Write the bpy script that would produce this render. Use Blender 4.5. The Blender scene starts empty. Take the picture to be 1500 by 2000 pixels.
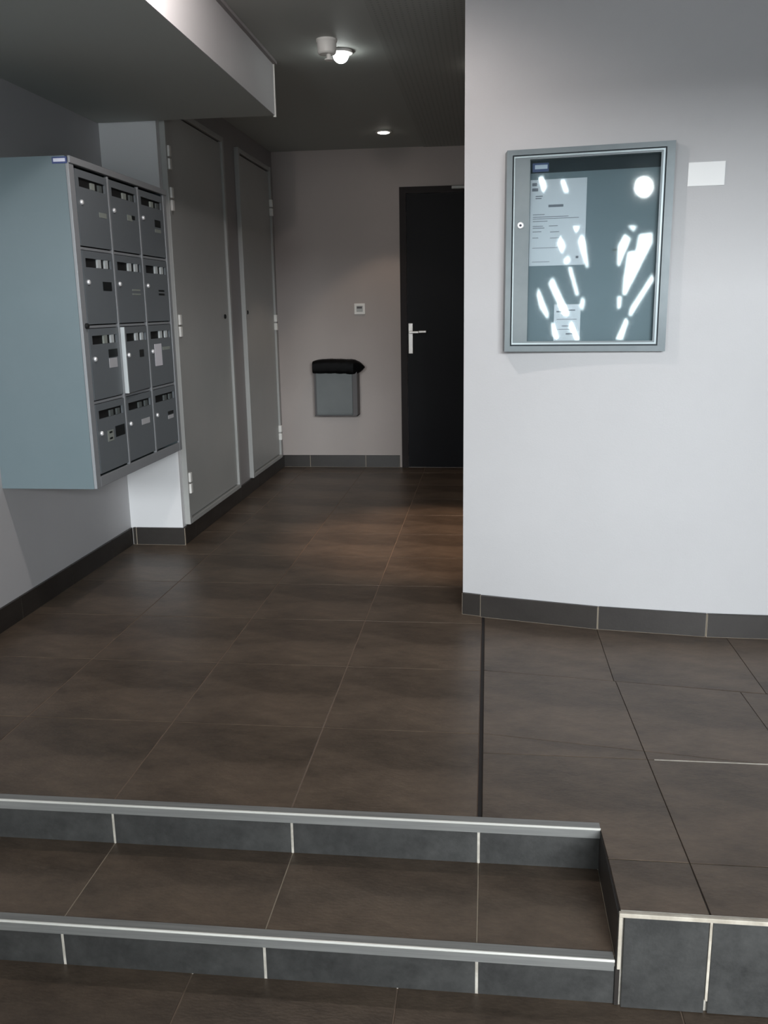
import bpy, bmesh, math, random
from mathutils import Vector, Matrix
random.seed(4)
scn = bpy.context.scene
COL = scn.collection

# ---------------------------------------------------------------- camera
F = 1742.73
PITCH, ROLL, YAW, CH = 0.22510, -0.01627, 0.11745, 1.17569
cam_d = bpy.data.cameras.new('camera')
cam_d.sensor_fit = 'VERTICAL'
cam_d.sensor_height = 36.0
cam_d.lens = F / 2000.0 * 36.0
cam_d.clip_start = 0.02
cam = bpy.data.objects.new('camera', cam_d)
COL.objects.link(cam)
fw = Vector((-math.sin(YAW) * math.cos(PITCH), math.cos(YAW) * math.cos(PITCH), -math.sin(PITCH)))
rt = Vector((math.cos(YAW), math.sin(YAW), 0))
up = rt.cross(fw)
c, s = math.cos(ROLL), math.sin(ROLL)
right = rt * c + up * s
upr = up * c - rt * s
cam.matrix_world = Matrix(((right.x, upr.x, -fw.x, 0), (right.y, upr.y, -fw.y, 0), (right.z, upr.z, -fw.z, CH), (0, 0, 0, 1)))
scn.camera = cam

# ---------------------------------------------------------------- world, exposure
scn.view_settings.view_transform = 'Standard'
scn.view_settings.look = 'None'
scn.view_settings.gamma = 1
scn.view_settings.use_curve_mapping = False
scn.view_settings.exposure = 0.0
w = bpy.data.worlds.new('world'); scn.world = w; w.use_nodes = True
w.node_tree.nodes['Background'].inputs[0].default_value = (0.72, 0.85, 1.0, 1)
w.node_tree.nodes['Background'].inputs[1].default_value = 1.0

def area(name, loc, size, power, color, direction):
    l = bpy.data.lights.new(name, 'AREA'); l.shape = 'RECTANGLE'
    l.size, l.size_y = size; l.energy = power; l.color = color
    o = bpy.data.objects.new(name, l); COL.objects.link(o); o.location = loc
    o.rotation_euler = Vector(direction).to_track_quat('-Z', 'Y').to_euler()
    return o
# daylight outside the entrance: a wide shopfront window on the right and an unseen pierced door made for the board's reflections
area('daylight_sky', (2.2, -12.0, 3.75), (10.0, 1.4), 4700, (0.97, 0.98, 1.0), (0, 1, -0.2))
area('daylight_street', (1.25, -1.74, 1.2), (1.75, 1.9), 15, (0.90, 0.95, 1.0), (0, 1, 0))
area('left_fill_light', (-1.56, -1.74, 1.25), (0.36, 2.0), 42, (0.96, 0.98, 0.97), (0, 1, 0))  # added to light the return wall and the mailbox side
area('door_slot_light', (-0.66, -1.74, 1.45), (1.2, 1.8), 90, (0.92, 0.97, 1.0), (0, 1, 0))  # added behind the door slots so they reflect bright in the board glass

def spot(name, loc, power, color, angle, blend, target=(0, 0, -1), radius=0.02):
    l = bpy.data.lights.new(name, 'SPOT'); l.energy = power; l.color = color
    l.spot_size = math.radians(angle); l.spot_blend = blend; l.shadow_soft_size = radius
    o = bpy.data.objects.new(name, l); COL.objects.link(o); o.location = loc
    o.rotation_euler = Vector(target).to_track_quat('-Z', 'Y').to_euler()
    return o

# ---------------------------------------------------------------- materials
def srgb(r, g, b):
    f = lambda v: v / 12.92 if v <= 0.04045 else ((v + 0.055) / 1.055) ** 2.4
    return (f(r / 255), f(g / 255), f(b / 255), 1)

def mat(name, col, rough=0.5, metal=0.0, col2=None, nscale=3.0, bump=0.0, bscale=60.0, emit=None, estr=0, spec=0.5, detail=5, stretch=(1, 1, 1), nrough=0.62):
    m = bpy.data.materials.new(name); m.use_nodes = True
    nt = m.node_tree; b = nt.nodes['Principled BSDF']
    b.inputs['Base Color'].default_value = col
    b.inputs['Roughness'].default_value = rough
    b.inputs['Metallic'].default_value = metal
    b.inputs['Specular IOR Level'].default_value = spec
    tc = nt.nodes.new('ShaderNodeTexCoord')
    mp = nt.nodes.new('ShaderNodeMapping'); mp.inputs['Scale'].default_value = stretch
    nt.links.new(tc.outputs['Object'], mp.inputs['Vector'])
    if col2:
        n = nt.nodes.new('ShaderNodeTexNoise'); n.inputs['Scale'].default_value = nscale
        n.inputs['Detail'].default_value = detail; n.inputs['Roughness'].default_value = nrough
        nt.links.new(mp.outputs[0], n.inputs['Vector'])
        r = nt.nodes.new('ShaderNodeValToRGB')
        r.color_ramp.elements[0].position = 0.32; r.color_ramp.elements[1].position = 0.68
        r.color_ramp.elements[0].color = col; r.color_ramp.elements[1].color = col2
        nt.links.new(n.outputs['Fac'], r.inputs[0]); nt.links.new(r.outputs[0], b.inputs['Base Color'])
    if bump:
        n = nt.nodes.new('ShaderNodeTexNoise'); n.inputs['Scale'].default_value = bscale
        n.inputs['Detail'].default_value = 4
        nt.links.new(mp.outputs[0], n.inputs['Vector'])
        bp = nt.nodes.new('ShaderNodeBump'); bp.inputs['Strength'].default_value = bump
        bp.inputs['Distance'].default_value = 0.002
        nt.links.new(n.outputs['Fac'], bp.inputs['Height']); nt.links.new(bp.outputs[0], b.inputs['Normal'])
    if emit:
        b.inputs['Emission Color'].default_value = emit; b.inputs['Emission Strength'].default_value = estr
    return m

def glass(name, tint=(1, 1, 1, 1), refl=1.0):
    m = bpy.data.materials.new(name); m.use_nodes = True
    nt = m.node_tree; nt.nodes.clear()
    o = nt.nodes.new('ShaderNodeOutputMaterial'); mx = nt.nodes.new('ShaderNodeMixShader')
    t = nt.nodes.new('ShaderNodeBsdfTransparent'); t.inputs[0].default_value = tint
    g = nt.nodes.new('ShaderNodeBsdfGlossy'); g.inputs['Roughness'].default_value = 0.032
    g.inputs['Color'].default_value = (1, 1, 1, 1)
    f = nt.nodes.new('ShaderNodeFresnel'); f.inputs[0].default_value = 1.5
    k = nt.nodes.new('ShaderNodeMath'); k.operation = 'MULTIPLY'; k.inputs[1].default_value = refl; k.use_clamp = True
    nt.links.new(f.outputs[0], k.inputs[0]); nt.links.new(k.outputs[0], mx.inputs[0])
    nt.links.new(t.outputs[0], mx.inputs[1]); nt.links.new(g.outputs[0], mx.inputs[2])
    nt.links.new(mx.outputs[0], o.inputs[0])
    return m

M = {}
M['wall'] = mat('wall_paint', srgb(193, 192, 194), 0.6, col2=srgb(187, 186, 188), nscale=1.2, bump=0.15, bscale=180)
M['wall_brightened'] = mat('brightened_wall_paint', srgb(226, 226, 228), 0.6, bump=0.15, bscale=180)  # lighter copy of the wall paint, making up for light missing on the return
M['wall_back'] = mat('far_wall_paint', srgb(174, 164, 160), 0.6, col2=srgb(168, 159, 155), nscale=1.2, bump=0.15, bscale=180)
M['ceil'] = mat('ceiling_paint', srgb(178, 182, 178), 0.7, bump=0.12, bscale=150)
M['closet'] = mat('closet_paint', srgb(172, 172, 170), 0.4, col2=srgb(164, 165, 163), nscale=1.5)
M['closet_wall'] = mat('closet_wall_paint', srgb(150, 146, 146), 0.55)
M['tile'] = mat('brown_tile', srgb(46, 38, 32), 0.38, col2=srgb(114, 98, 84), nscale=1.9, bump=0.3, bscale=90, detail=14, stretch=(0.8, 1.7, 1.6), nrough=0.8, spec=0.4)
M['tile_riser_shade'] = mat('riser_tile', srgb(40, 40, 40), 0.45, col2=srgb(76, 76, 75), nscale=7, bump=0.25, bscale=90, detail=12, nrough=0.75)  # floor tile again; the greyer look at this reflection angle put into the colour
M['tile_base'] = mat('baseboard_tile', srgb(40, 36, 34), 0.4, col2=srgb(50, 46, 43), nscale=6, bump=0.2, bscale=90)
M['grout'] = mat('brown_grout', srgb(126, 108, 94), 0.8)
M['grout_dark'] = mat('dark_grout', srgb(44, 37, 33), 0.9)
M['grout_white'] = mat('white_grout', srgb(214, 208, 198), 0.8, col2=srgb(170, 163, 152), nscale=22)
M['grout_pale'] = mat('pale_tread_grout', srgb(158, 146, 130), 0.8)
M['joint'] = mat('black_joint', srgb(22, 14, 13), 0.8)
M['alu'] = mat('brushed_aluminium', srgb(152, 152, 150), 0.5, metal=0.35, col2=srgb(132, 132, 131), nscale=18, stretch=(0.2, 6, 6))
M['alu_bright'] = mat('polished_aluminium_edge', srgb(205, 203, 197), 0.4, metal=0.25)
M['cream'] = mat('cream_edge_trim', srgb(214, 206, 192), 0.5, col2=srgb(168, 158, 144), nscale=14)
M['mailbox'] = mat('mailbox_enamel', srgb(116, 131, 137), 0.42, col2=srgb(109, 125, 131), nscale=1.4, bump=0.05, bscale=120)
M['mailbox_frame'] = mat('mailbox_frame_enamel', srgb(148, 151, 155), 0.4)
M['mailbox_door'] = mat('mailbox_door_enamel', srgb(114, 120, 125), 0.4)
M['black'] = mat('black_void', srgb(10, 11, 13), 0.7)
M['chrome'] = mat('chrome', srgb(250, 250, 252), 0.3, metal=0.35)
M['white'] = mat('white_plastic', srgb(232, 230, 226), 0.45)
M['paper'] = mat('white_paper', srgb(226, 224, 232), 0.7)
M['paper_bright'] = mat('bright_white_card', (0.97, 0.97, 0.97, 1), 0.55)
M['ink'] = mat('grey_print', srgb(128, 128, 138), 0.8)
M['ink_dark'] = mat('dark_print', srgb(70, 72, 82), 0.8)
M['blue'] = mat('blue_tag', srgb(70, 84, 132), 0.4)
M['tag_white'] = mat('tag_lettering', srgb(225, 228, 245), 0.4)
M['envelope'] = mat('envelope_paper', srgb(198, 204, 206), 0.7)
M['envelope_dim'] = mat('dim_envelope_paper', srgb(92, 98, 98), 0.7)  # darker grey copy of the envelope paper
M['label_grey'] = mat('grey_label', srgb(150, 156, 150), 0.6)
M['label_dark'] = mat('dark_label', srgb(24, 30, 32), 0.4)
M['label_light'] = mat('light_label', srgb(196, 196, 200), 0.6)
M['board_metal'] = mat('board_frame_metal', srgb(116, 123, 126), 0.35, metal=0.35, col2=srgb(102, 110, 114), nscale=5)
M['board_edge'] = mat('board_frame_bright_edge', srgb(160, 170, 174), 0.3, metal=0.6)
M['board_shade'] = mat('board_gap_shade', srgb(26, 38, 46), 0.6)  # shade of the board's door gap and recess put into the colour
M['backing'] = mat('board_backing', srgb(122, 133, 142), 0.6, col2=srgb(118, 130, 138), nscale=4)
M['glass'] = glass('clear_glass', (0.93, 0.97, 0.97, 1), 2.0)
M['pane'] = glass('window_glass', (0.96, 0.98, 0.98, 1), 1.0)
M['door_black'] = mat('black_door_leaf', srgb(14, 14, 19), 0.45, col2=srgb(11, 11, 15), nscale=2, spec=0.12)
M['door_frame'] = mat('dark_brown_door_frame', srgb(24, 14, 14), 0.5, spec=0.2)
M['lever'] = mat('satin_metal_lever', srgb(205, 200, 197), 0.3, metal=0.3)
M['bin'] = mat('bin_enamel', srgb(98, 102, 103), 0.45, col2=srgb(90, 95, 96), nscale=6)
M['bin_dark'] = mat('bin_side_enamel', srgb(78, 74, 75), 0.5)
M['bag'] = mat('black_bin_liner', srgb(4, 4, 5), 0.6, bump=0.6, bscale=40, spec=0.15)
M['bulb'] = mat('lit_lamp', (1, 1, 1, 1), 0.4, emit=(1.0, 0.93, 0.82, 1), estr=30)
M['bulb_cool'] = mat('lit_cool_lamp', (1, 1, 1, 1), 0.4, emit=(0.95, 1.0, 0.97, 1), estr=22)
M['entrance'] = mat('entrance_door_paint', srgb(70, 74, 78), 0.5)
M['asphalt'] = mat('street_pavement', srgb(120, 120, 122), 0.9)

# perforated acoustic ceiling: rows of small drilled holes
def perforated():
    m = mat('perforated_ceiling_paint', srgb(172, 175, 171), 0.7)
    nt = m.node_tree; b = nt.nodes['Principled BSDF']
    tc = nt.nodes.new('ShaderNodeTexCoord'); mp = nt.nodes.new('ShaderNodeMapping')
    mp.inputs['Scale'].default_value = (40, 40, 40)
    nt.links.new(tc.outputs['Object'], mp.inputs[0])
    fr = nt.nodes.new('ShaderNodeVectorMath'); fr.operation = 'FRACTION'
    nt.links.new(mp.outputs[0], fr.inputs[0])
    sp = nt.nodes.new('ShaderNodeSeparateXYZ'); nt.links.new(fr.outputs[0], sp.inputs[0])
    cb = nt.nodes.new('ShaderNodeCombineXYZ'); cb.inputs[2].default_value = 0
    nt.links.new(sp.outputs[0], cb.inputs[0]); nt.links.new(sp.outputs[1], cb.inputs[1])
    d = nt.nodes.new('ShaderNodeVectorMath'); d.operation = 'DISTANCE'; d.inputs[1].default_value = (0.5, 0.5, 0)
    nt.links.new(cb.outputs[0], d.inputs[0])
    g = nt.nodes.new('ShaderNodeMath'); g.operation = 'GREATER_THAN'; g.inputs[1].default_value = 0.2
    nt.links.new(d.outputs['Value'], g.inputs[0])
    mx = nt.nodes.new('ShaderNodeMix'); mx.data_type = 'RGBA'
    mx.inputs[6].default_value = srgb(150, 153, 149); mx.inputs[7].default_value = srgb(172, 175, 171)
    nt.links.new(g.outputs[0], mx.inputs[0]); nt.links.new(mx.outputs[2], b.inputs['Base Color'])
    return m
M['perf'] = perforated()

# ---------------------------------------------------------------- mesh helpers (world coordinates in, local meshes out)
def B(): return bmesh.new()

def box(bm, x0, x1, y0, y1, z0, z1, bev=0.0):
    v = [bm.verts.new(p) for p in [(x0, y0, z0), (x1, y0, z0), (x1, y1, z0), (x0, y1, z0), (x0, y0, z1), (x1, y0, z1), (x1, y1, z1), (x0, y1, z1)]]
    fs = [bm.faces.new([v[i] for i in q]) for q in [(0, 3, 2, 1), (4, 5, 6, 7), (0, 1, 5, 4), (1, 2, 6, 5), (2, 3, 7, 6), (3, 0, 4, 7)]]
    if bev:
        es = {e for f in fs for e in f.edges}
        bmesh.ops.bevel(bm, geom=list(es), offset=bev, segments=2, affect='EDGES', profile=0.5)
    return bm

def prism(bm, pts, z0, z1, bev=0.0):      # pts: xy polygon, extruded upwards
    a = 0
    for i in range(len(pts)):
        x0, y0 = pts[i]; x1, y1 = pts[(i + 1) % len(pts)]; a += x0 * y1 - x1 * y0
    if a < 0: pts = pts[::-1]
    lo = [bm.verts.new((x, y, z0)) for x, y in pts]; hi = [bm.verts.new((x, y, z1)) for x, y in pts]
    n = len(pts); fs = [bm.faces.new(lo[::-1]), bm.faces.new(hi)]
    for i in range(n): fs.append(bm.faces.new((lo[i], lo[(i + 1) % n], hi[(i + 1) % n], hi[i])))
    if bev:
        bmesh.ops.bevel(bm, geom=[e for e in fs[1].edges], offset=bev, segments=1, affect='EDGES')
    return bm

def xprism(bm, prof, x0, x1):             # prof: (y,z) polygon extruded along x
    lo = [bm.verts.new((x0, y, z)) for y, z in prof]; hi = [bm.verts.new((x1, y, z)) for y, z in prof]
    n = len(prof); bm.faces.new(lo[::-1]); bm.faces.new(hi)
    for i in range(n): bm.faces.new((lo[i], lo[(i + 1) % n], hi[(i + 1) % n], hi[i]))
    bmesh.ops.recalc_face_normals(bm, faces=bm.faces)
    return bm

def lathe(bm, centre, axis, prof, seg=24):   # prof: (radius, height along axis)
    ax = Vector(axis).normalized(); t = Vector((0, 0, 1)) if abs(ax.z) < 0.9 else Vector((1, 0, 0))
    u = ax.cross(t).normalized(); v = ax.cross(u); ce = Vector(centre); rings = []
    for r, h in prof:
        rings.append([bm.verts.new(ce + ax * h + (u * math.cos(2 * math.pi * k / seg) + v * math.sin(2 * math.pi * k / seg)) * max(r, 1e-5)) for k in range(seg)])
    for a, b in zip(rings, rings[1:]):
        for k in range(seg): bm.faces.new((a[k], a[(k + 1) % seg], b[(k + 1) % seg], b[k]))
    bm.faces.new(rings[0][::-1]); bm.faces.new(rings[-1])
    bmesh.ops.recalc_face_normals(bm, faces=bm.faces)
    return bm

def world_off(o):
    v = Vector((0, 0, 0))
    while o: v += o.location; o = o.parent
    return v

def obj(name, bm, material, parent=None, base=None, smooth=False, **props):
    me = bpy.data.meshes.new(name)
    off = world_off(parent) if parent else Vector((0, 0, 0))
    loc = Vector((0, 0, 0))
    if base is not None: loc = Vector(base) - off; off = Vector(base)
    bmesh.ops.translate(bm, vec=-off, verts=bm.verts)
    if smooth:
        for f in bm.faces: f.smooth = True
    bm.to_mesh(me); bm.free()
    me.materials.append(M[material])
    if smooth: me.set_sharp_from_angle(angle=math.radians(35))
    o = bpy.data.objects.new(name, me); o.location = loc; COL.objects.link(o)
    if parent: o.parent = parent
    for k, v in props.items(): o[k] = v
    return o

def thing(name, loc, label, cat, group=None):
    o = bpy.data.objects.new(name, None); o.location = loc; o.empty_display_size = 0.05; COL.objects.link(o)
    o['label'] = label; o['category'] = cat
    if group: o['group'] = group
    return o

def struct(name, bm, material, label, **k):
    return obj(name, bm, material, kind='structure', label=label, **k)

def sroot(name, loc, label):
    o = bpy.data.objects.new(name, None); o.location = loc; COL.objects.link(o)
    o['kind'] = 'structure'; o['label'] = label
    return o

# ---------------------------------------------------------------- dimensions
XL, XC, YC, YW = -1.825, -1.548, 4.302, 6.613
ZC, ZB, ZM, ZF = 2.265, 2.037, -0.111, -0.219
BB = 0.091
YR1, YR2, XB = 1.883, 1.592, 0.267
XR = 2.4
YF = -1.6
ZE = 2.7
def wy(x): return 3.145 + 0.138 * (x - 1.1) ** 2

# ---------------------------------------------------------------- walls
struct('wall_left', box(B(), XL - 0.15, XL, YF, YC, ZF - 0.1, ZE), 'wall', 'white painted wall behind the mailboxes')
struct('wall_return', box(B(), XL - 0.15, XC, YC, YC + 0.06, -0.1, ZC), 'wall_brightened', 'narrow pale wall face beside the closet doors')
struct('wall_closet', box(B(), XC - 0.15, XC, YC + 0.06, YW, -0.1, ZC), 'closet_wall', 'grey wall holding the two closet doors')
struct('wall_back', box(B(), XC - 0.15, 1.5, YW, YW + 0.15, -0.1, ZC + 0.1), 'wall_back', 'far corridor wall with the black door')
bm = B(); N = 48; x0, x1 = -0.089, XR
front = [(x0 + (x1 - x0) * i / N, wy(x0 + (x1 - x0) * i / N)) for i in range(N + 1)]
back = [(x, y + 0.2) for x, y in front]
prism(bm, front + back[::-1], -0.05, ZE)
struct('wall_right', bm, 'wall', 'pale curved wall carrying the notice board', smooth=True)
struct('wall_corridor', box(B(), 1.4, 1.5, 3.3, YW, -0.1, ZC), 'wall', 'end wall of the corridor bay behind the curved wall')
struct('wall_entrance_side', box(B(), XR, XR + 0.15, YF, 3.7, ZF - 0.1, ZE), 'wall', 'right side wall of the entrance hall')
# entrance wall with openings (door and window)
DX0, DX1, DZ1 = -1.3, -0.02, 2.38
WX0, WX1, WZ0, WZ1 = 0.38, 2.12, 0.20, 2.3
SX0, SX1 = -1.76, -1.36
bm = B()
box(bm, XL - 0.15, SX0, YF - 0.12, YF, ZF - 0.1, ZE); box(bm, SX1, DX0, YF - 0.12, YF, ZF - 0.1, ZE)
box(bm, SX0, SX1, YF - 0.12, YF, ZF - 0.1, WZ0); box(bm, SX0, SX1, YF - 0.12, YF, WZ1, ZE)
box(bm, DX0, DX1, YF - 0.12, YF, DZ1, ZE)
box(bm, DX1, WX0, YF - 0.12, YF, ZF - 0.1, ZE)
box(bm, WX0, WX1, YF - 0.12, YF, ZF - 0.1, WZ0)
box(bm, WX0, WX1, YF - 0.12, YF, WZ1, ZE)
box(bm, WX1, XR + 0.15, YF - 0.12, YF, ZF - 0.1, ZE)
struct('wall_front', bm, 'wall', 'street side wall behind the viewer')

# ceilings
YS = 1.0
cl = sroot('ceiling', (0, 0, ZC), 'low ceiling over the corridor and the landing')
obj('ceiling_slab', box(B(), XL - 0.1, XR + 0.1, YS, 7.0, ZC, ZC + 0.1), 'ceil', cl)
obj('acoustic_panel', box(B(), -0.46, 1.4, 2.6, YW, ZC - 0.004, ZC + 0.01), 'perf', cl, label='perforated acoustic ceiling panel')
bm = B(); box(bm, XL - 0.1, XR + 0.1, YF - 0.1, YS, ZE, ZE + 0.1); box(bm, XL - 0.1, XR + 0.1, YS - 0.02, YS + 0.08, ZC, ZE + 0.05)
struct('ceiling.001', bm, 'ceil', 'higher ceiling over the entrance')
XBM, YBM = -0.98, 4.285
bm_ = struct('trim_1', box(B(), XL, XBM, -0.2, YBM, ZB, ZC), 'ceil', 'boxed bulkhead running along the ceiling above the mailboxes')
obj('side_face', box(B(), XBM, XBM + 0.004, -0.2, YBM, ZB, ZC - 0.012), 'wall', bm_, label='pale painted side face')
obj('shadow_batten', box(B(), XBM, XBM + 0.02, -0.2, YBM + 0.01, ZC - 0.013, ZC), 'closet_wall', bm_)
obj('corner_bead', box(B(), XBM - 0.003, XBM + 0.009, YBM - 0.004, YBM + 0.006, ZB - 0.006, ZC - 0.012), 'white', bm_, label='white vertical corner bead')

# ---------------------------------------------------------------- floors
def tile_poly(parent, pts, ztop, material='tile', gap=0.0016, th=0.009):
    # inset the polygon a little and link as a tile
    n = len(pts); a = sum(pts[i][0] * pts[(i + 1) % n][1] - pts[(i + 1) % n][0] * pts[i][1] for i in range(n))
    if a < 0: pts = pts[::-1]
    out = []
    for i in range(n):
        p0, p1, p2 = Vector(pts[i - 1]), Vector(pts[i]), Vector(pts[(i + 1) % n])
        d1 = (p1 - p0).normalized(); d2 = (p2 - p1).normalized()
        n1 = Vector((-d1.y, d1.x)); n2 = Vector((-d2.y, d2.x))
        b = (n1 + n2); b = b / max(b.length_squared, 0.3) * 2
        out.append(tuple(p1 + b * gap))
    bm = prism(B(), out, ztop - th, ztop, 0.0008)
    cx = sum(p[0] for p in pts) / n; cy = sum(p[1] for p in pts) / n
    return obj('tile', bm, material, parent, base=(cx, cy, ztop))

fl = sroot('floor', (0, 0, 0), 'brown tiled landing running into the corridor')
bm = B()
prism(bm, [(XL, YR1 + 0.012), (-0.008, YR1 + 0.012), (-0.008, 3.5), (1.4, 3.5), (1.4, YW), (XC, YW), (XC, YC), (XL, YC)], -0.09, -0.0014)
obj('grout_bed', bm, 'grout', fl)
bm = B()
prism(bm, [(-0.008, YR1 + 0.012), (XB, YR1 + 0.012), (XB + 0.003, YR2 + 0.003), (XR, YR2 + 0.003), (XR, 3.5), (-0.008, 3.5)], -0.09, -0.0022)
obj('grout_bed', bm, 'grout_dark', fl, label='dark grout bed of the right hand paving')
xs = [XL, -1.809 + 0.02, -1.359, -0.909, -0.459, -0.012]
ys = [YR1 + 0.014, 2.327, 2.777, 3.227, 3.677, 4.127, 4.577, 5.027, 5.477, 5.927, 6.377, YW]
xs = [XL, -1.359, -0.909, -0.461, -0.014]
for j in range(len(ys) - 1):
    for i in range(len(xs) - 1):
        a, b, y0, y1 = xs[i], xs[i + 1], ys[j], ys[j + 1]
        if b <= XC and y0 >= YC: continue
        if i == 0 and y0 >= YC: a = XC
        if i == 0 and y0 < YC < y1:
            tile_poly(fl, [(a, y0), (b, y0), (b, y1), (XC, y1), (XC, YC), (a, YC)], 0); continue
        tile_poly(fl, [(a, y0), (b, y0), (b, y1), (a, y1)], 0)
for j in range(3, len(ys) - 1):
    xa = -0.014
    for b in (0.436, 0.886, 1.336):
        if ys[j] > 3.5:
            tile_poly(fl, [(xa, ys[j]), (b, ys[j]), (b, ys[j + 1]), (xa, ys[j + 1])], 0)
        xa = b
# right hand paving, slightly skewed courses
def L2(x): return 2.33 - 0.155 * x
def L1(x): return 2.78 - 0.135 * x
MY = 2.217
def sx(x, y): return x - 0.028 * (y - 1.585) + 0.006
c0 = -0.004
def seam(k, y): return c0 if k == 0 else sx([0, 0.441, 0.891, 1.341, 1.791, XR + 0.1][k], y)
tile_poly(fl, [(c0, YR1 + 0.014), (XB, YR1 + 0.014), (0.27, 1.765), (seam(1, 1.765), 1.765), (seam(1, MY), MY), (c0, MY)], 0, gap=0.0009)
tile_poly(fl, [(0.272, YR2 + 0.004), (0.445, YR2 + 0.004), (seam(1, 1.765), 1.765), (0.27, 1.765)], 0, gap=0.0009)
for k in range(1, 5):
    tile_poly(fl, [(seam(k, 1.6), YR2 + 0.004), (seam(k + 1, 1.6), YR2 + 0.004), (seam(k + 1, 1.765), 1.765), (seam(k, 1.765), 1.765)], 0, gap=0.0009)
    tile_poly(fl, [(seam(k, 1.765), 1.765), (seam(k + 1, 1.765), 1.765), (seam(k + 1, MY), MY), (seam(k, MY), MY)], 0, gap=0.0009)
tile_poly(fl, [(c0, MY), (seam(1, MY), MY), (seam(1, L2(0.43)), L2(0.43)), (c0, L2(0))], 0, gap=0.0009)
tile_poly(fl, [(seam(1, MY), MY), (0.735, MY), (seam(1, L2(0.43)), L2(0.43))], 0, gap=0.0009)
xk = 0.80
tile_poly(fl, [(c0, L2(0)), (seam(1, 2.26), L2(0.43)), (seam(1, 2.72), L1(0.41)), (c0, L1(0))], 0, gap=0.0009)
tile_poly(fl, [(seam(1, 2.26), L2(0.43)), (0.738, MY), (xk, MY), (xk - 0.015, L1(xk)), (seam(1, 2.72), L1(0.41))], 0, gap=0.0009)
tile_poly(fl, [(xk, MY), (1.25, MY), (1.24, L1(1.24)), (xk - 0.015, L1(xk))], 0, gap=0.0009)
tile_poly(fl, [(1.25, MY), (XR, MY), (XR, L1(XR)), (1.24, L1(1.24))], 0, gap=0.0009)
for a, b in ((c0, 0.41), (0.41, 0.86), (0.86, 1.31), (1.31, 1.76), (1.76, XR)):
    tile_poly(fl, [(a, L1(a)), (b, L1(b)), (b, 3.46), (a, 3.46)], 0, gap=0.0009)
obj('pale_grout_line', box(B(), 0.447, XR, MY - 0.0026, MY + 0.0026, -0.004, 0.0003), 'grout_white', fl, label='pale straight grout line')
obj('expansion_joint', box(B(), -0.0140, -0.0065, YR1 + 0.014, 3.335, -0.006, 0.0005), 'joint', fl, label='dark expansion joint running from the step to the wall')

# step body (riser 1, tread, riser 2)
st = sroot('stair_step', (0, 0, ZM), 'middle tiled step between entrance floor and landing')
bm = B()
box(bm, XL, XB + 0.02, YR1 + 0.0052, YR1 + 0.05, ZM - 0.05, -0.0905 + 0.06)
obj('riser_grout', bm, 'grout_white', st)
bm = B(); box(bm, XL, XB, YR2 + 0.012, YR1 + 0.012, ZF - 0.05, ZM - 0.0014)
obj('tread_grout', bm, 'grout_pale', st)
bm = B(); box(bm, XL, XB, YR2 + 0.0040, YR2 + 0.012, ZF - 0.05, ZM - 0.012)
obj('riser_grout', bm, 'grout_white', st)
sxs = [XL, -1.809 + 0.02, -1.359, -0.909, -0.459, -0.011, XB]
sxs = [XL, -1.359, -0.909, -0.459, -0.011, XB]
for a, b in zip(sxs, sxs[1:]):
    tile_poly(st, [(a, YR2 + 0.012), (b, YR2 + 0.012), (b, YR1 + 0.008), (a, YR1 + 0.008)], ZM, gap=0.0014)
    obj('riser_tile', box(B(), a + 0.003, b - (0.003 if b < 0.2 else -0.0005), YR1 + 0.004, YR1 + 0.012, ZM + 0.0003, -0.022, 0.0008), 'tile_riser_shade', st, base=((a + b) / 2, YR1 + 0.008, ZM))
    obj('riser_tile', box(B(), a + 0.003, b - (0.003 if b < 0.2 else -0.0005), YR2 + 0.003, YR2 + 0.0086, ZF + 0.0003, ZM - 0.02, 0.0008), 'tile_riser_shade', st, base=((a + b) / 2, YR2 + 0.006, ZF))

def nosing(y, z, label, x1):
    r = sroot('trim_2' if z == 0 else 'trim_3', (0, y, z), label)
    xprism_bm = xprism(B(), [(y + 0.004, z - 0.026), (y - 0.004, z - 0.025), (y - 0.006, z - 0.003), (y - 0.003, z + 0.0006), (y + 0.020, z + 0.0008), (y + 0.020, z - 0.0004), (y + 0.012, z - 0.0006), (y + 0.004, z - 0.006)], XL, x1)
    obj('nosing_profile', xprism_bm, 'alu', r)
    bm = xprism(B(), [(y - 0.0064, z - 0.0034), (y - 0.0068, z - 0.0020), (y - 0.0046, z + 0.0010), (y - 0.0022, z + 0.0014), (y - 0.003, z - 0.002)], XL, x1 + 0.001)
    obj('polished_edge', bm, 'alu_bright', r, label='bright polished front edge')
    return r
nosing(YR1, 0, 'aluminium nosing along the landing edge', XB)
nosing(YR2, ZM, 'aluminium nosing along the middle step edge', XB - 0.003)

# right hand block (landing platform front)
bl = sroot('stair_block', (XB, YR2, ZF), 'tiled platform block on the right of the steps')
bm = B(); box(bm, XB + 0.0085, XR, YR2 + 0.002, 3.1, ZF - 0.05, -0.0905); box(bm, XB + 0.0095, XR, YR2 + 0.002, YR2 + 0.012, -0.0905, -0.011)
obj('block_core', bm, 'grout_white', bl)
fx = [XB + 0.010, 0.446, 0.896, 1.346, 1.796, XR]
for a, b in zip(fx, fx[1:]):
    obj('front_tile', box(B(), a + (0.003 if a < 0.4 else 0.0035), b - 0.0035, YR2 - 0.007, YR2 + 0.002, ZF + 0.0015, -0.009, 0.0008), 'tile_riser_shade', bl, base=((a + b) / 2, YR2, ZF))
obj('side_tile', box(B(), XB, XB + 0.009, YR2 + 0.004, YR1 + 0.016, ZM - 0.006, -0.004, 0.0008), 'tile_base', bl)
obj('side_tile', box(B(), XB, XB + 0.009, YR2 - 0.002, YR2 + 0.0045, ZF + 0.001, -0.004, 0.0008), 'tile_base', bl)
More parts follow.
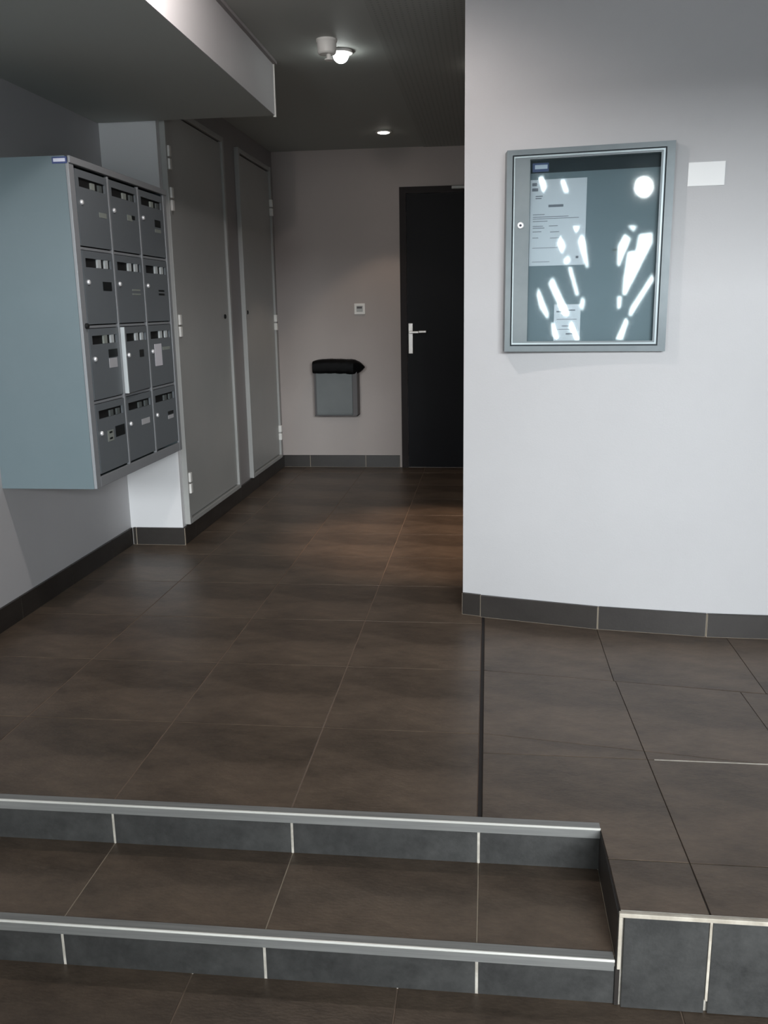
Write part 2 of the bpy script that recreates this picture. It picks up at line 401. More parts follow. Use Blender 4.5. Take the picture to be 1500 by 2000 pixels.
obj('edge_trim', box(B(), XB + 0.002, XR, YR2 - 0.009, YR2 - 0.0005, -0.0085, 0.001, 0.001), 'cream', bl, label='cream edge trim along the top')
obj('edge_trim', box(B(), XB + 0.002, XB + 0.009, YR2 - 0.009, YR2 - 0.0025, -0.128, -0.0087, 0.001), 'cream', bl, label='cream vertical edge trim at the corner')
obj('edge_trim', box(B(), 0.4435, 0.4488, YR2 - 0.0076, YR2 - 0.0015, ZF + 0.03, -0.0087, 0.0006), 'cream', bl)
obj('top_joint', box(B(), XB + 0.006, XR, YR2 - 0.0004, YR2 + 0.0036, -0.006, 0.0004), 'grout_white', bl)

# lower floor
lf = sroot('floor.001', (0, 0, ZF), 'brown tiled entrance floor below the steps')
obj('grout_bed', box(B(), XL, XR, YF, YR2 + 0.02, ZF - 0.09, ZF - 0.0016), 'grout', lf)
lx = [XL, -1.51, -1.066, -0.621, -0.176, 0.40, 0.85, 1.30, 1.75, XR]
ly = [YR2 + 0.0075]
while ly[-1] > YF + 0.01: ly.append(max(YF, ly[-1] - 0.45))
for y1, y0 in zip(ly, ly[1:]):
    for a, b in zip(lx, lx[1:]):
        tile_poly(lf, [(a, y0), (b, y0), (b, y1), (a, y1)], ZF, gap=0.0015)

# ---------------------------------------------------------------- baseboards (skirting tiles)
def skirting(name, label, runs, z=0.0, h=BB):
    # runs: list of ((x0,y0),(x1,y1), normal) pieces
    r = sroot(name, (runs[0][0][0], runs[0][0][1], z), label)
    gb = B()
    for (p, q, nrm) in runs:
        p, q, n_ = Vector(p), Vector(q), Vector(nrm)
        d = (q - p).normalized(); a = p + d * 0.002; b = q - d * 0.002
        pts = [tuple(a), tuple(b), tuple(b + n_ * 0.011), tuple(a + n_ * 0.011)]
        mid = (p + q) / 2
        obj('skirting_tile', prism(B(), pts, z + 0.002, z + h, 0.0008), 'tile_base', r, base=(mid.x, mid.y, z))
        prism(gb, [tuple(p), tuple(q), tuple(q + n_ * 0.009), tuple(p + n_ * 0.009)], z + 0.0004, z + h - 0.002)
    obj('grout', gb, 'grout_pale', r)
    return r
lys = [YR1 + 0.02, 2.26, 2.71, 3.159, 3.60, 4.035, 4.265, 4.291]
skirting('baseboard_left', 'dark tile skirting below the mailboxes', [((XL, a), (XL, b), (1, 0)) for a, b in zip(lys, lys[1:])])
skirting('baseboard_return', 'dark tile skirting on the short return wall', [((XL + 0.012, YC), (-1.795, YC), (0, -1)), ((-1.795, YC), (XC + 0.011, YC), (0, -1))])
cys = [YC, 4.47, 4.92, 5.37, 5.82, 6.27, YW - 0.012]
skirting('baseboard_closet', 'dark tile skirting below the closet doors', [((XC, a), (XC, b), (1, 0)) for a, b in zip(cys, cys[1:])])
bxs = [XC + 0.0, -1.337, -0.911, -0.65]
skirting('baseboard_back', 'dark tile skirting on the far wall', [((a, YW), (b, YW), (0, -1)) for a, b in zip(bxs, bxs[1:])])
rxs = [-0.089, -0.017, 0.415, 0.79, 1.22, 1.66, 2.1]
runs = []
for a, b in zip(rxs, rxs[1:]):
    p, q = Vector((a, wy(a))), Vector((b, wy(b))); d = (q - p).normalized(); n_ = Vector((d.y, -d.x))
    m_ = Vector(((a + b) / 2, wy((a + b) / 2)))
    sag = max(0.0, (m_ - p).dot(n_))
    runs.append((tuple(p + n_ * sag), tuple(q + n_ * sag), tuple(n_)))
skirting('baseboard_right', 'dark tile skirting on the curved wall', runs, h=0.088)
skirting('baseboard_corridor', 'dark tile skirting on the end wall of the corridor bay', [((1.4, 3.6 + 0.45 * i), (1.4, 4.05 + 0.45 * i), (-1, 0)) for i in range(6)])

# ---------------------------------------------------------------- doors
# door_1: black door on the far wall
d1 = sroot('door_1', (-0.2, YW, 0), 'black door at the far end of the corridor')
fr = B()
box(fr, -0.634, -0.588, YW - 0.022, YW, 0, 2.0)
box(fr, 0.25, 0.296, YW - 0.022, YW, 0, 2.0)
box(fr, -0.588, 0.25, YW - 0.022, YW, 1.955, 2.0)
obj('door_frame', fr, 'door_frame', d1)
lf_ = obj('door_leaf', box(B(), -0.586, 0.248, YW - 0.012, YW, 0.004, 1.953, 0.001), 'door_black', d1)
hd = obj('handle_plate', box(B(), -0.578, -0.545, YW - 0.020, YW - 0.0122, 0.845, 1.062, 0.003), 'lever', lf_, label='satin metal handle plate')
bm = B(); lathe(bm, (-0.562, YW - 0.02, 1.0), (0, -1, 0), [(0.011, 0), (0.011, 0.04)], 14)
box(bm, -0.572, -0.50, YW - 0.066, YW - 0.052, 0.991, 1.007, 0.003)
box(bm, -0.50, -0.445, YW - 0.064, YW - 0.052, 0.994, 1.010, 0.003)
obj('handle_lever', bm, 'lever', lf_, label='satin metal lever')
bm = B(); box(bm, -0.265, -0.02, YW - 0.05, YW - 0.0225, 1.975, 1.995, 0.003)
obj('door_closer', bm, 'closet', d1, label='pale door closer on the frame head')

def closet(name, y0, y1, hinge_near, hinges, lock, label):
    r = sroot(name, (XC, (y0 + y1) / 2, 0.12), label)
    f = 0.03
    bm = B()
    box(bm, XC, XC + 0.028, y0 - f, y0, 0.098, 2.14, 0.002)
    box(bm, XC, XC + 0.028, y1, y1 + f, 0.098, 2.14, 0.002)
    box(bm, XC, XC + 0.026, y0, y1, 2.112, 2.14, 0.002)
    box(bm, XC, XC + 0.028, y0, y1, 0.098, 0.122, 0.002)
    obj('door_frame', bm, 'closet', r)
    lfb = obj('door_leaf', box(B(), XC, XC + 0.015, y0 + 0.004, y1 - 0.004, 0.128, 2.104, 0.0015), 'closet', r)
    obj('door_gap', box(B(), XC, XC + 0.004, y0, y1, 0.122, 2.112), 'black', r)
    hy = y0 if hinge_near else y1
    for z in hinges:
        bm = B()
        for k in (-1, 1):
            box(bm, XC + 0.0152, XC + 0.038, hy - 0.014, hy + 0.014, z + (0.004 if k > 0 else -0.054), z + (0.054 if k > 0 else -0.004), 0.003)
        obj('hinge', bm, 'white', r, label='white cup hinge')
    bm = B(); lathe(bm, (XC + 0.0152, lock[0], lock[1]), (1, 0, 0), [(0.013, 0), (0.013, 0.006), (0.009, 0.009)], 14)
    obj('lock', bm, 'black', lfb, label='small dark lock')
    return r
closet('door_2', 4.372, 5.29, True, (1.888, 1.70, 1.104, 0.312), (5.20, 1.14), 'grey closet door next to the mailboxes')
closet('door_3', 5.66, 6.44, False, (1.87, 1.084, 0.286), (5.70, 1.16), 'grey closet door nearer the far wall')

# entrance door (behind the viewer): unseen leaf, openings shaped to make the streaks reflected in the board
SL = [[(-1.129, 2.246), (-1.089, 2.256), (-1.051, 2.166), (-1.085, 2.114)],
[(-0.937, 2.208), (-0.902, 2.214), (-0.86, 2.112), (-0.899, 2.111)],
[(-0.815, 1.827), (-0.754, 1.829), (-0.787, 1.772)],
[(-0.924, 1.761), (-0.877, 1.67), (-0.906, 1.608), (-0.949, 1.69)],
[(-0.739, 1.765), (-0.706, 1.705), (-0.673, 1.489), (-0.69, 1.485), (-0.767, 1.699)],
[(-0.856, 1.589), (-0.829, 1.55), (-0.863, 1.517), (-0.891, 1.543)],
[(-0.849, 1.491), (-0.818, 1.49), (-0.748, 1.265), (-0.77, 1.248)],
[(-0.721, 1.238), (-0.695, 1.212), (-0.709, 1.113), (-0.736, 1.17)],
[(-0.981, 1.413), (-0.823, 1.101), (-0.85, 1.075), (-0.886, 1.093), (-1.016, 1.357)],
[(-1.107, 1.329), (-1.009, 1.103), (-1.017, 1.051), (-1.089, 1.157), (-1.119, 1.264)],
[(-0.984, 1.024), (-0.957, 1.015), (-0.912, 0.899), (-0.935, 0.877), (-0.972, 0.917)],
[(-0.803, 1.04), (-0.726, 0.873), (-0.762, 0.873), (-0.829, 0.987)],
[(-0.177, 2.108), (-0.184, 2.075), (-0.205, 2.051), (-0.235, 2.044), (-0.266, 2.055), (-0.29, 2.082), (-0.3, 2.116), (-0.293, 2.15), (-0.272, 2.173), (-0.242, 2.18), (-0.211, 2.169), (-0.187, 2.142)],  # round opening standing in for a reflected lamp
[(-0.352, 1.812), (-0.281, 1.805), (-0.308, 1.763)],
[(-0.379, 1.748), (-0.327, 1.705), (-0.414, 1.485), (-0.427, 1.494), (-0.429, 1.652)],
[(-0.261, 1.735), (-0.155, 1.746), (-0.151, 1.665), (-0.348, 1.248), (-0.374, 1.257), (-0.371, 1.375), (-0.347, 1.599), (-0.28, 1.604)],
[(-0.138, 1.414), (-0.123, 1.368), (-0.298, 1.069), (-0.316, 1.087), (-0.301, 1.146)],
[(-0.416, 1.233), (-0.382, 1.24), (-0.387, 1.147), (-0.412, 1.13)],
[(-0.34, 1.061), (-0.317, 1.027), (-0.358, 0.877), (-0.414, 0.877)]]
d4 = sroot('door_4', ((DX0 + DX1) / 2, YF - 0.05, ZF), 'unseen entrance door with openings shaped for the streaks reflected in the board')
cu = bpy.data.curves.new('door_leaf', 'CURVE'); cu.dimensions = '2D'; cu.fill_mode = 'BOTH'; cu.extrude = 0.006
ox, oz = (DX0 + DX1) / 2, ZF
def spl(pts):
    sp = cu.splines.new('POLY'); sp.points.add(len(pts) - 1); sp.use_cyclic_u = True
    for p, q in zip(sp.points, pts): p.co = (q[0] - ox, q[1] - oz, 0, 1)
spl([(DX0 + 0.05, ZF + 0.01), (DX1 - 0.05, ZF + 0.01), (DX1 - 0.05, DZ1 - 0.05), (DX0 + 0.05, DZ1 - 0.05)])
for q in SL: spl(q)
tmp = bpy.data.objects.new('door_leaf', cu)
me = bpy.data.meshes.new_from_object(tmp); bpy.data.objects.remove(tmp)
me.transform(Matrix.Rotation(math.pi / 2, 4, 'X'))
me.materials.clear(); me.materials.append(M['entrance'])
lo = bpy.data.objects.new('door_leaf', me); lo.parent = d4; lo.location = (0, 0.02, 0); COL.objects.link(lo)
bm = B()
box(bm, DX0, DX0 + 0.05, YF - 0.10, YF, ZF, DZ1); box(bm, DX1 - 0.05, DX1, YF - 0.10, YF, ZF, DZ1); box(bm, DX0 + 0.05, DX1 - 0.05, YF - 0.10, YF, DZ1 - 0.05, DZ1)
obj('door_frame', bm, 'entrance', d4)
obj('glass_pane', box(B(), DX0 + 0.05, DX1 - 0.05, YF - 0.062, YF - 0.058, ZF + 0.02, DZ1 - 0.05), 'pane', d4)
wn = sroot('window_1', ((WX0 + WX1) / 2, YF - 0.05, WZ0), 'wide entrance window behind the viewer')
bm = B()
for a, b, z0, z1 in ((WX0, WX0 + 0.05, WZ0, WZ1), (WX1 - 0.05, WX1, WZ0, WZ1), (WX0 + 0.05, WX1 - 0.05, WZ0, WZ0 + 0.05), (WX0 + 0.05, WX1 - 0.05, WZ1 - 0.05, WZ1), (1.23, 1.27, WZ0 + 0.05, WZ1 - 0.05)):
    box(bm, a, b, YF - 0.09, YF - 0.02, z0, z1)
obj('window_frame', bm, 'entrance', wn)
for a, b in ((WX0 + 0.05, 1.23), (1.27, WX1 - 0.05)):
    obj('glass_pane', box(B(), a, b, YF - 0.057, YF - 0.053, WZ0 + 0.05, WZ1 - 0.05), 'pane', wn)
w2 = sroot('window_2', ((SX0 + SX1) / 2, YF - 0.05, WZ0), 'unseen narrow side window added to light the return wall')  # window put in for its light on the return wall
bm = B()
for a, b, z0, z1 in ((SX0, SX0 + 0.03, WZ0, WZ1), (SX1 - 0.03, SX1, WZ0, WZ1), (SX0 + 0.03, SX1 - 0.03, WZ0, WZ0 + 0.03), (SX0 + 0.03, SX1 - 0.03, WZ1 - 0.03, WZ1)):
    box(bm, a, b, YF - 0.09, YF - 0.02, z0, z1)
obj('window_frame', bm, 'entrance', w2)
obj('glass_pane', box(B(), SX0 + 0.03, SX1 - 0.03, YF - 0.057, YF - 0.053, WZ0 + 0.03, WZ1 - 0.03), 'pane', w2)
struct('ground', box(B(), -6, 6, -8, YF - 0.12, ZF - 0.2, ZF - 0.1), 'asphalt', 'pavement outside the entrance')

# ---------------------------------------------------------------- mailbox bank
MX, MY0, MY1, MZ0, MZ1 = -1.449, 3.132, 4.09, 0.530, 1.706
mb = thing('mailbox_bank', (XL + 0.19, (MY0 + MY1) / 2, MZ0), 'blue-grey metal bank of twelve mailboxes mounted on the left wall', 'mailboxes')
bm = B()
t = 0.012
box(bm, XL, MX - 0.012, MY0, MY0 + t, MZ0, MZ1); box(bm, XL, MX - 0.012, MY1 - t, MY1, MZ0, MZ1)
box(bm, XL, MX - 0.012, MY0 + t, MY1 - t, MZ0, MZ0 + t); box(bm, XL, MX - 0.012, MY0 + t, MY1 - t, MZ1 - t, MZ1)
box(bm, XL, XL + 0.006, MY0 + t, MY1 - t, MZ0 + t, MZ1 - t)
obj('casing', bm, 'mailbox', mb)
yb = [3.172, 3.457, 3.758, 4.056]; zb_ = [0.570, 0.847, 1.124, 1.401, 1.678]
bm = B()
xa, xb_ = MX - 0.012, MX
box(bm, xa, xb_, MY0, yb[0], MZ0, MZ1, 0.002); box(bm, xa, xb_, yb[3], MY1, MZ0, MZ1, 0.002)
box(bm, xa, xb_, yb[0], yb[3], MZ0, zb_[0], 0.002); box(bm, xa, xb_ + 0.006, MY0, MY1, zb_[4] + 0.004, MZ1, 0.002)
obj('front_frame', bm, 'mailbox_frame', mb)
for y in yb[1:3]:
    obj('upright', box(B(), xa, xb_ + 0.001, y - 0.006, y + 0.006, zb_[0], zb_[4], 0.001), 'mailbox_frame', mb)
for z in zb_[1:4]:
    for i in range(3):
        obj('shelf_edge', box(B(), xa - 0.02, xb_ - 0.004, yb[i] + 0.007, yb[i + 1] - 0.007, z - 0.0045, z + 0.0045), 'mailbox_frame', mb)
obj('gap_shadow_panel', box(B(), xa - 0.024, xa - 0.021, yb[0], yb[3], zb_[0], zb_[4]), 'black', mb, label='black panel standing in for the shade behind the doors')  # black sheet puts the shade behind the doors into the colour
labels = {(0, 0): [('label_grey', .175, .062, .065, .018)], (0, 1): [('label_grey', .16, .075, .05, .022), ('label_dark', .205, .082, .035, .016)], (0, 2): [('label_dark', .165, .075, .07, .03), ('label_grey', .165, .052, .07, .014)],
          (1, 0): [('label_dark', .155, .072, .08, .033)], (1, 1): [('label_grey', .155, .076, .085, .007), ('label_grey', .155, .060, .085, .006)], (1, 2): [('label_dark', .155, .078, .07, .007), ('label_dark', .155, .062, .07, .008)],
          (2, 0): [('label_dark', .155, .10, .085, .030), ('label_light', .155, .060, .075, .036)], (2, 1): [('label_dark', .165, .085, .055, .030)], (2, 2): [('paper', .055, .035, .085, .095), ('label_grey', .155, .10, .09, .014)],
          (3, 0): [('label_grey', .085, .060, .055, .042), ('label_dark', .16, .068, .09, .042)], (3, 1): [('label_light', .15, .080, .09, .024)], (3, 2): [('label_dark', .165, .086, .07, .014), ('label_light', .165, .066, .07, .016)]}
for r in range(4):
    for cidx in range(3):
        y0, y1 = yb[cidx] + 0.010, yb[cidx + 1] - 0.010
        z1, z0 = zb_[4 - r] - 0.007, zb_[3 - r] + 0.009
        ajar = (r == 2 and cidx == 1)
        hing = Vector((MX - 0.006, y1, z0))
        rot = Matrix.Rotation(math.radians(3.2), 3, 'Z') if ajar else None
        def fin(bm):
            if rot is not None: bmesh.ops.rotate(bm, cent=hing, matrix=rot, verts=bm.verts)
            return bm
        xo, xi = MX - 0.001, MX - 0.009
        sw0, sw1, sz1, sz0 = y0 + 0.022, y1 - 0.018, z1 - 0.026, z1 - 0.058
        bm = B()   # door plate as four strips round the letter slot
        box(bm, xi, xo, y0, y1, z0, sz0); box(bm, xi, xo, y0, y1, sz1, z1)
        box(bm, xi, xo, y0, sw0, sz0, sz1); box(bm, xi, xo, sw1, y1, sz0, sz1)
        bmesh.ops.remove_doubles(bm, verts=bm.verts, dist=1e-5)
        dr = obj('mailbox_door', fin(bm), 'mailbox_door', mb, base=(MX, (y0 + y1) / 2, z0))
        if ajar: dr['label'] = 'mailbox door standing slightly ajar'
        bm = box(B(), xi - 0.011, xi - 0.0005, sw0 - 0.004, sw1 + 0.004, sz0 - 0.004, sz1 + 0.004)
        obj('letter_slot', fin(bm), 'black', dr, label='black letter slot')
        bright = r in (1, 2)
        w_ = sw1 - sw0
        for (f0, f1) in ((0.47, 0.60), (0.76, 0.88)):
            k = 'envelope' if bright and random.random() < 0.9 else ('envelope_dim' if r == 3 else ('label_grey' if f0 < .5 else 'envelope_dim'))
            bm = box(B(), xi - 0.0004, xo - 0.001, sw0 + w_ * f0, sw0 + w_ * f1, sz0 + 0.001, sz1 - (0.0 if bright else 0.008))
            obj('slot_tab', fin(bm), k, dr, label='pale tab in the letter slot' if k == 'envelope' else 'grey tab in the letter slot')
        bm = B(); lathe(bm, (xo, y0 + 0.030, z0 + 0.150), (1, 0, 0), [(0.009, 0), (0.009, 0.004), (0.007, 0.007), (0.003, 0.008)], 14)
        obj('lock', fin(bm), 'chrome', dr, smooth=True, label='small chrome lock')
        for (mt, dy, dz, wd, hh) in labels[(r, cidx)]:
            bm = box(B(), xo, xo + 0.0012, y0 + dy, min(y0 + dy + wd, y1 - 0.004), z0 + dz + 0.05, z0 + dz + 0.05 + hh)
            obj('name_label', fin(bm), mt, dr, label={'label_grey': 'grey name label', 'label_dark': 'dark name label', 'label_light': 'pale name label', 'paper': 'white paper sticker'}[mt])
        if r == 3 and cidx == 0:
            for k in (0.117, 0.140):
                obj('label_mark', fin(box(B(), xo + 0.0013, xo + 0.0018, y0 + .10, y0 + .126, z0 + k, z0 + k + 0.007)), 'label_dark', dr)
        if ajar:
            bm = box(B(), xi - 0.010, xo + 0.0012, y0 - 0.003, y0 + 0.005, z0, z1)
            obj('door_edge', fin(bm), 'envelope', dr, label='pale bent edge of the open door')
# small lock stud on the frame between second and third row
bm = B(); lathe(bm, (MX, 3.158, 1.128), (1, 0, 0), [(0.010, 0), (0.010, 0.008), (0.006, 0.011)], 12)
obj('frame_stud', bm, 'black', mb, label='dark stud on the frame')
bm = box(B(), -1.507, -1.453, MY0 - 0.0012, MY0, 1.680, 1.702)
tg = obj('maker_tag', bm, 'blue', mb, label='small blue maker tag with pale lettering')
obj('tag_lettering', box(B(), -1.502, -1.459, MY0 - 0.002, MY0 - 0.0012, 1.686, 1.697), 'tag_white', tg)

# ---------------------------------------------------------------- notice board
A_ = Vector((0.057, 3.236)); B_ = Vector((0.594, 3.152)); dv = (B_ - A_).normalized(); LW = (B_ - A_).length
nv = Vector((dv.y, -dv.x))      # towards the viewer
Z0, Z1 = 1.017, 1.686
def nb(s, off): p = A_ + dv * s + nv * off; return (p.x, p.y)
def sbox(bm, s0, s1, o0, o1, z0, z1, bev=0.0):    # box along the board
    return prism(bm, [nb(s0, o0), nb(s1, o0), nb(s1, o1), nb(s0, o1)], z0, z1, bev)
mid = A_ + dv * LW / 2
NB = thing('notice_board', (mid.x, mid.y, Z0), 'grey metal framed glass notice board hanging on the curved wall', 'notice board')
def wpt(x): return (x, wy(x) + 0.003)
def ring(bm, s0, s1, z0, z1, tl, tr, tb, tt, o0, o1):
    sbox(bm, s0, s0 + tl, o0, o1, z0, z1); sbox(bm, s1 - tr, s1, o0, o1, z0, z1)
    sbox(bm, s0 + tl, s1 - tr, o0, o1, z0, z0 + tb); sbox(bm, s0 + tl, s1 - tr, o0, o1, z1 - tt, z1)
    return bm
# carcass: sides reaching back to the wall
bm = B()
def side(bm, s0, s1, z0, z1):
    a, b = nb(s0, -0.004), nb(s1, -0.004)
    prism(bm, [a, b, wpt(b[0] - 0.006), wpt(a[0] - 0.006)], z0, z1)
side(bm, 0, 0.016, Z0, Z1); side(bm, LW - 0.016, LW, Z0, Z1)
side(bm, 0.016, LW - 0.016, Z0, Z0 + 0.016); side(bm, 0.016, LW - 0.016, Z1 - 0.016, Z1)
obj('carcass', bm, 'board_metal', NB)
obj('carcass_rim', ring(B(), 0, LW, Z0, Z1, .019, .026, .019, .017, -0.004, 0.0), 'board_metal', NB)
obj('board_shade', ring(B(), .019, LW - .026, Z0 + .019, Z1 - .017, .007, .006, .007, .006, -0.012, -0.006), 'board_shade', NB)  # dark ring standing in for the shaded gap round the door frame
DF = obj('door_frame', ring(B(), .0235, LW - .030, Z0 + .0235, Z1 - .021, .055, .013, .012, .012, -0.008, 0.002), 'board_metal', NB)
obj('bright_edge', ring(B(), .025, LW - .0315, Z0 + .025, Z1 - .0225, .003, .005, .005, .0045, 0.002, 0.0045), 'board_edge', DF, label='bright bevelled edge')
obj('back_panel', sbox(B(), .02, LW - .022, -0.027, -0.024, Z0 + .018, Z1 - .018), 'backing', NB, label='blue-grey backing panel')
obj('glass_pane', sbox(B(), .0775, LW - .042, 0.0003, 0.0016, Z0 + .0345, Z1 - .032), 'glass', NB)
obj('recess_shadow_strip', sbox(B(), .0785, LW - .043, -0.0235, -0.022, Z1 - .075, Z1 - .034), 'board_shade', NB, label='dark strip standing in for the recess shadow at the top')  # shadow along the top of the recess, painted as a dark strip
bm = B(); q = nb(0.050, 0.002); lathe(bm, (q[0], q[1], 1.442), (nv.x, nv.y, 0), [(0.0115, 0), (0.0115, 0.004), (0.009, 0.007)], 18)
lk = obj('lock', bm, 'chrome', NB, smooth=True, label='round chrome lock')
bm = B(); q = nb(0.050, 0.0092); lathe(bm, (q[0], q[1], 1.442), (nv.x, nv.y, 0), [(0.0045, 0), (0.004, 0.001)], 12)
obj('keyhole', bm, 'ink_dark', lk)
tg = obj('maker_tag', sbox(B(), .084, .138, -0.0215, -0.0205, 1.615, 1.643), 'blue', NB, label='small blue maker tag with pale lettering')
obj('tag_lettering', sbox(B(), .092, .134, -0.0204, -0.0200, 1.624, 1.637), 'tag_white', tg)

def sheet(name, s0, s1, z0, z1, label, marks, o=-0.0238):
    p = nb((s0 + s1) / 2, o)
    r = thing(name, (p[0], p[1], z0), label, 'notice')
    obj('page', sbox(B(), s0, s1, o, o + 0.0015, z0, z1), 'paper', r)
    bm = B(); n = 0
    for (a, b, z, h) in marks:
        sbox(bm, s0 + a, s0 + b, o + 0.0015, o + 0.0020, z1 - z - h, z1 - z)
    obj('print', bm, 'ink', r, label='grey illegible print')
    return r
mk = [(0.006, 0.022, 0.010, 0.010), (0.006, 0.026, 0.027, 0.010), (0.018, 0.042, 0.052, 0.003), (0.018, 0.038, 0.059, 0.003),
      (0.062, 0.112, 0.082, 0.008), (0.010, 0.05, 0.112, 0.002), (0.010, 0.13, 0.120, 0.002), (0.010, 0.165, 0.126, 0.0018), (0.010, 0.06, 0.134, 0.002),
      (0.010, 0.045, 0.150, 0.002), (0.010, 0.050, 0.156, 0.002), (0.065, 0.095, 0.150, 0.002), (0.010, 0.04, 0.168, 0.002), (0.07, 0.10, 0.170, 0.002), (0.010, 0.03, 0.188, 0.002), (0.07, 0.115, 0.190, 0.0018),
      (0.010, 0.12, 0.222, 0.0016), (0.010, 0.07, 0.268, 0.0016), (0.158, 0.167, 0.252, 0.008)]
sheet('notice_sheet', .078, .266, 1.308, 1.590, 'large white typed notice in the upper left of the board', mk)
sheet('notice_sheet', .168, .258, 1.053, 1.177, 'small white notice at the bottom left of the board', [(0.008, 0.030, 0.022, 0.005), (0.045, 0.072, 0.018, 0.004), (0.01, 0.078, 0.05, 0.002), (0.028, 0.062, 0.072, 0.003), (0.01, 0.07, 0.084, 0.0018), (0.042, 0.066, 0.098, 0.005)])
p = nb(.374, -0.024)
mg = obj('magnet', sbox(B(), .358, .390, -0.024, -0.020, 1.350, 1.356), 'label_dark', base=(p[0], p[1], 1.350))
mg['label'] = 'short thin dark magnet bar on the board backing'; mg['category'] = 'magnet'

# white card beside the board
xa_, xb2 = 0.641, 0.754
pa, pb = Vector((xa_, wy(xa_))), Vector((xb2, wy(xb2))); dd = (pb - pa).normalized(); nn = Vector((dd.y, -dd.x))
cd = obj('wall_card', prism(B(), [tuple(pa + nn * 0.0004), tuple(pb + nn * 0.0004), tuple(pb + nn * 0.003), tuple(pa + nn * 0.003)], 1.546, 1.619), 'paper_bright', base=((xa_ + xb2) / 2, wy(0.7), 1.546))
cd['label'] = 'blank white rectangular card stuck on the wall right of the notice board'; cd['category'] = 'card'

# ---------------------------------------------------------------- far wall objects
lp = thing('waste_bin', (-1.10, YW - 0.07, 0.402), 'grey wall mounted bin topped by a bunched black liner below the switch', 'bin')
bm = B()
x0, x1, y0, z0, z1 = -1.265, -0.948, YW - 0.13, 0.402, 0.73
box(bm, x0, x1, y0, YW, z0, z0 + 0.006); box(bm, x0, x0 + 0.006, y0, YW, z0, z1); box(bm, x1 - 0.006, x1, y0, YW, z0, z1); box(bm, x0, x1, YW - 0.006, YW, z0, z1)
box(bm, x0 + 0.006, x1 - 0.006, y0 + 0.004, y0 + 0.010, z0, z1)
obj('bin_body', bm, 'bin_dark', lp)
fp = obj('front_panel', box(B(), x0 + 0.014, x1 - 0.034, y0 - 0.004, y0 + 0.004, z0 + 0.008, z1 - 0.004, 0.003), 'bin', lp, label='smooth grey front panel')
obj('bottom_lip', box(B(), x0 + 0.02, x1 - 0.04, y0 - 0.008, y0 - 0.004, z0 + 0.010, z0 + 0.022, 0.002), 'bin', fp)
# bunched liner: closed lumpy body tapering to a point on the right
bm = B(); seg, ringn = 28, 26; rings = []
for i in range(ringn):
    tt = i / (ringn - 1); x = -1.272 + 0.377 * tt
    hh = 0.054 * (1 - 0.18 * math.exp(-tt * 14)) * (1 if tt < 0.76 else max(0.05, math.cos((tt - 0.76) / 0.24 * math.pi / 2) ** 0.8)) 
    zc = 0.758 + 0.004 * math.sin(tt * 5); dp = 0.076 * (1 if tt < 0.8 else max(0.08, 1 - (tt - 0.8) / 0.2 * 0.9))
    ring_ = []
    for k in range(seg):
        a = 2 * math.pi * k / seg
        e = 0.55
        cx_, sx_ = math.cos(a), math.sin(a)
        rr = 1 + 0.05 * math.sin(7 * a + i * 1.3) * (0.3 + tt)
        ring_.append(bm.verts.new((x, YW - 0.078 + dp * math.copysign(abs(cx_) ** e, cx_) * min(rr, 1), zc + hh * math.copysign(abs(sx_) ** e, sx_) * rr)))
    rings.append(ring_)
for a, b in zip(rings, rings[1:]):
    for k in range(seg): bm.faces.new((a[k], a[(k + 1) % seg], b[(k + 1) % seg], b[k]))
bm.faces.new(rings[0][::-1]); bm.faces.new(rings[-1]); bmesh.ops.recalc_face_normals(bm, faces=bm.faces)
obj('bin_liner', bm, 'bag', lp, smooth=True, label='bunched black plastic liner')

sw = thing('light_switch', (-0.934, YW, 1.131), 'small square white light switch on the far wall left of the black door', 'switch')
obj('plate', box(B(), -0.974, -0.894, YW - 0.009, YW, 1.131, 1.209, 0.003), 'white', sw)
obj('rocker', box(B(), -0.957, -0.911, YW - 0.013, YW - 0.009, 1.150, 1.192, 0.002), 'closet', sw, label='grey rocker')
obj('rocker_slot', box(B(), -0.953, -0.916, YW - 0.0145, YW - 0.013, 1.172, 1.186), 'bin_dark', sw, label='dark indicator window')

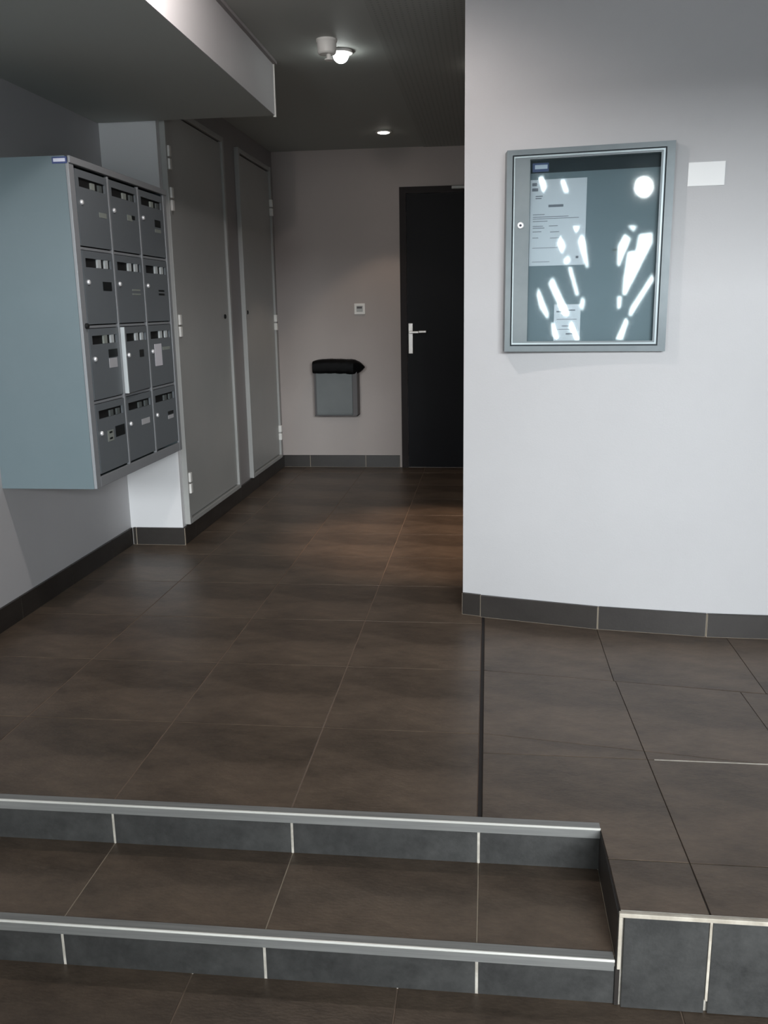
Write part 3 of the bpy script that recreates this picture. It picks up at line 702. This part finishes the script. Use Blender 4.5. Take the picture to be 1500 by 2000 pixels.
# ---------------------------------------------------------------- ceiling devices
sd = thing('ceiling_sensor', (-0.68, 4.0, ZC), 'white cylindrical ceiling sensor with a small stem beside the nearer lamp', 'sensor')
bm = B(); lathe(bm, (-0.68, 4.0, ZC), (0, 0, -1), [(0.044, 0), (0.044, 0.008), (0.041, 0.012), (0.038, 0.052), (0.033, 0.057)], 32)
obj('housing', bm, 'white', sd, smooth=True)
bm = B(); lathe(bm, (-0.672, 4.0, ZC - 0.0571), (0, 0, -1), [(0.010, 0), (0.010, 0.016), (0.019, 0.018), (0.019, 0.023), (0.010, 0.025)], 20)
obj('stem', bm, 'white', sd, smooth=True)

def downlight(x, y, label, power, color, ang, blend, bulb='bulb', group=None, tgt=(0, 0, -1), r_=0.042, drop=0.004, bulge=0.012):
    t_ = thing('ceiling_lamp', (x, y, ZC), label, 'ceiling lamp', group)
    bm = B(); lathe(bm, (x, y, ZC), (0, 0, -1), [(r_ + 0.012, 0), (r_ + 0.012, drop), (r_, drop + 0.003)], 32)
    obj('trim_ring', bm, 'white', t_, smooth=True)
    bm = B(); lathe(bm, (x, y, ZC - drop - 0.0032), (0, 0, -1), [(r_ - 0.004, 0)] + [((r_ - 0.005) * math.cos(q), bulge * math.sin(q)) for q in (0.3, 0.6, 0.9, 1.2, 1.5)], 32)
    obj('lamp_lens', bm, bulb, t_, smooth=True, label='glowing lamp lens')
    l = spot('lamp_light', (0, 0, -drop - bulge - 0.012), power, color, ang, blend, tgt)
    l.parent = t_
    return t_
downlight(-0.650, 4.18, 'round lit ceiling lamp just beside the white sensor', 5, (1.0, 0.93, 0.84), 100, 0.6, 'bulb_cool', r_=0.040, drop=0.010, bulge=0.036)
downlight(-0.674, 6.02, 'small lit recessed ceiling lamp nearest the far wall', 10, (1.0, 0.80, 0.62), 84, 0.25, 'bulb', bulge=0.006)
downlight(-0.03, 4.50, 'recessed ceiling lamp hidden in the bay behind the curved wall', 130, (1.0, 0.72, 0.52), 44, 0.7, 'bulb', tgt=(-0.1, 0, -1))
# third lamp of the row, above the frame, grazing the side of the bulkhead
downlight(-0.67, 2.58, 'recessed ceiling lamp nearest the steps beside the bulkhead', 30, (1.0, 0.91, 0.87), 178, 0.4, 'bulb', tgt=(-0.25, 0.25, -1), bulge=0.012)
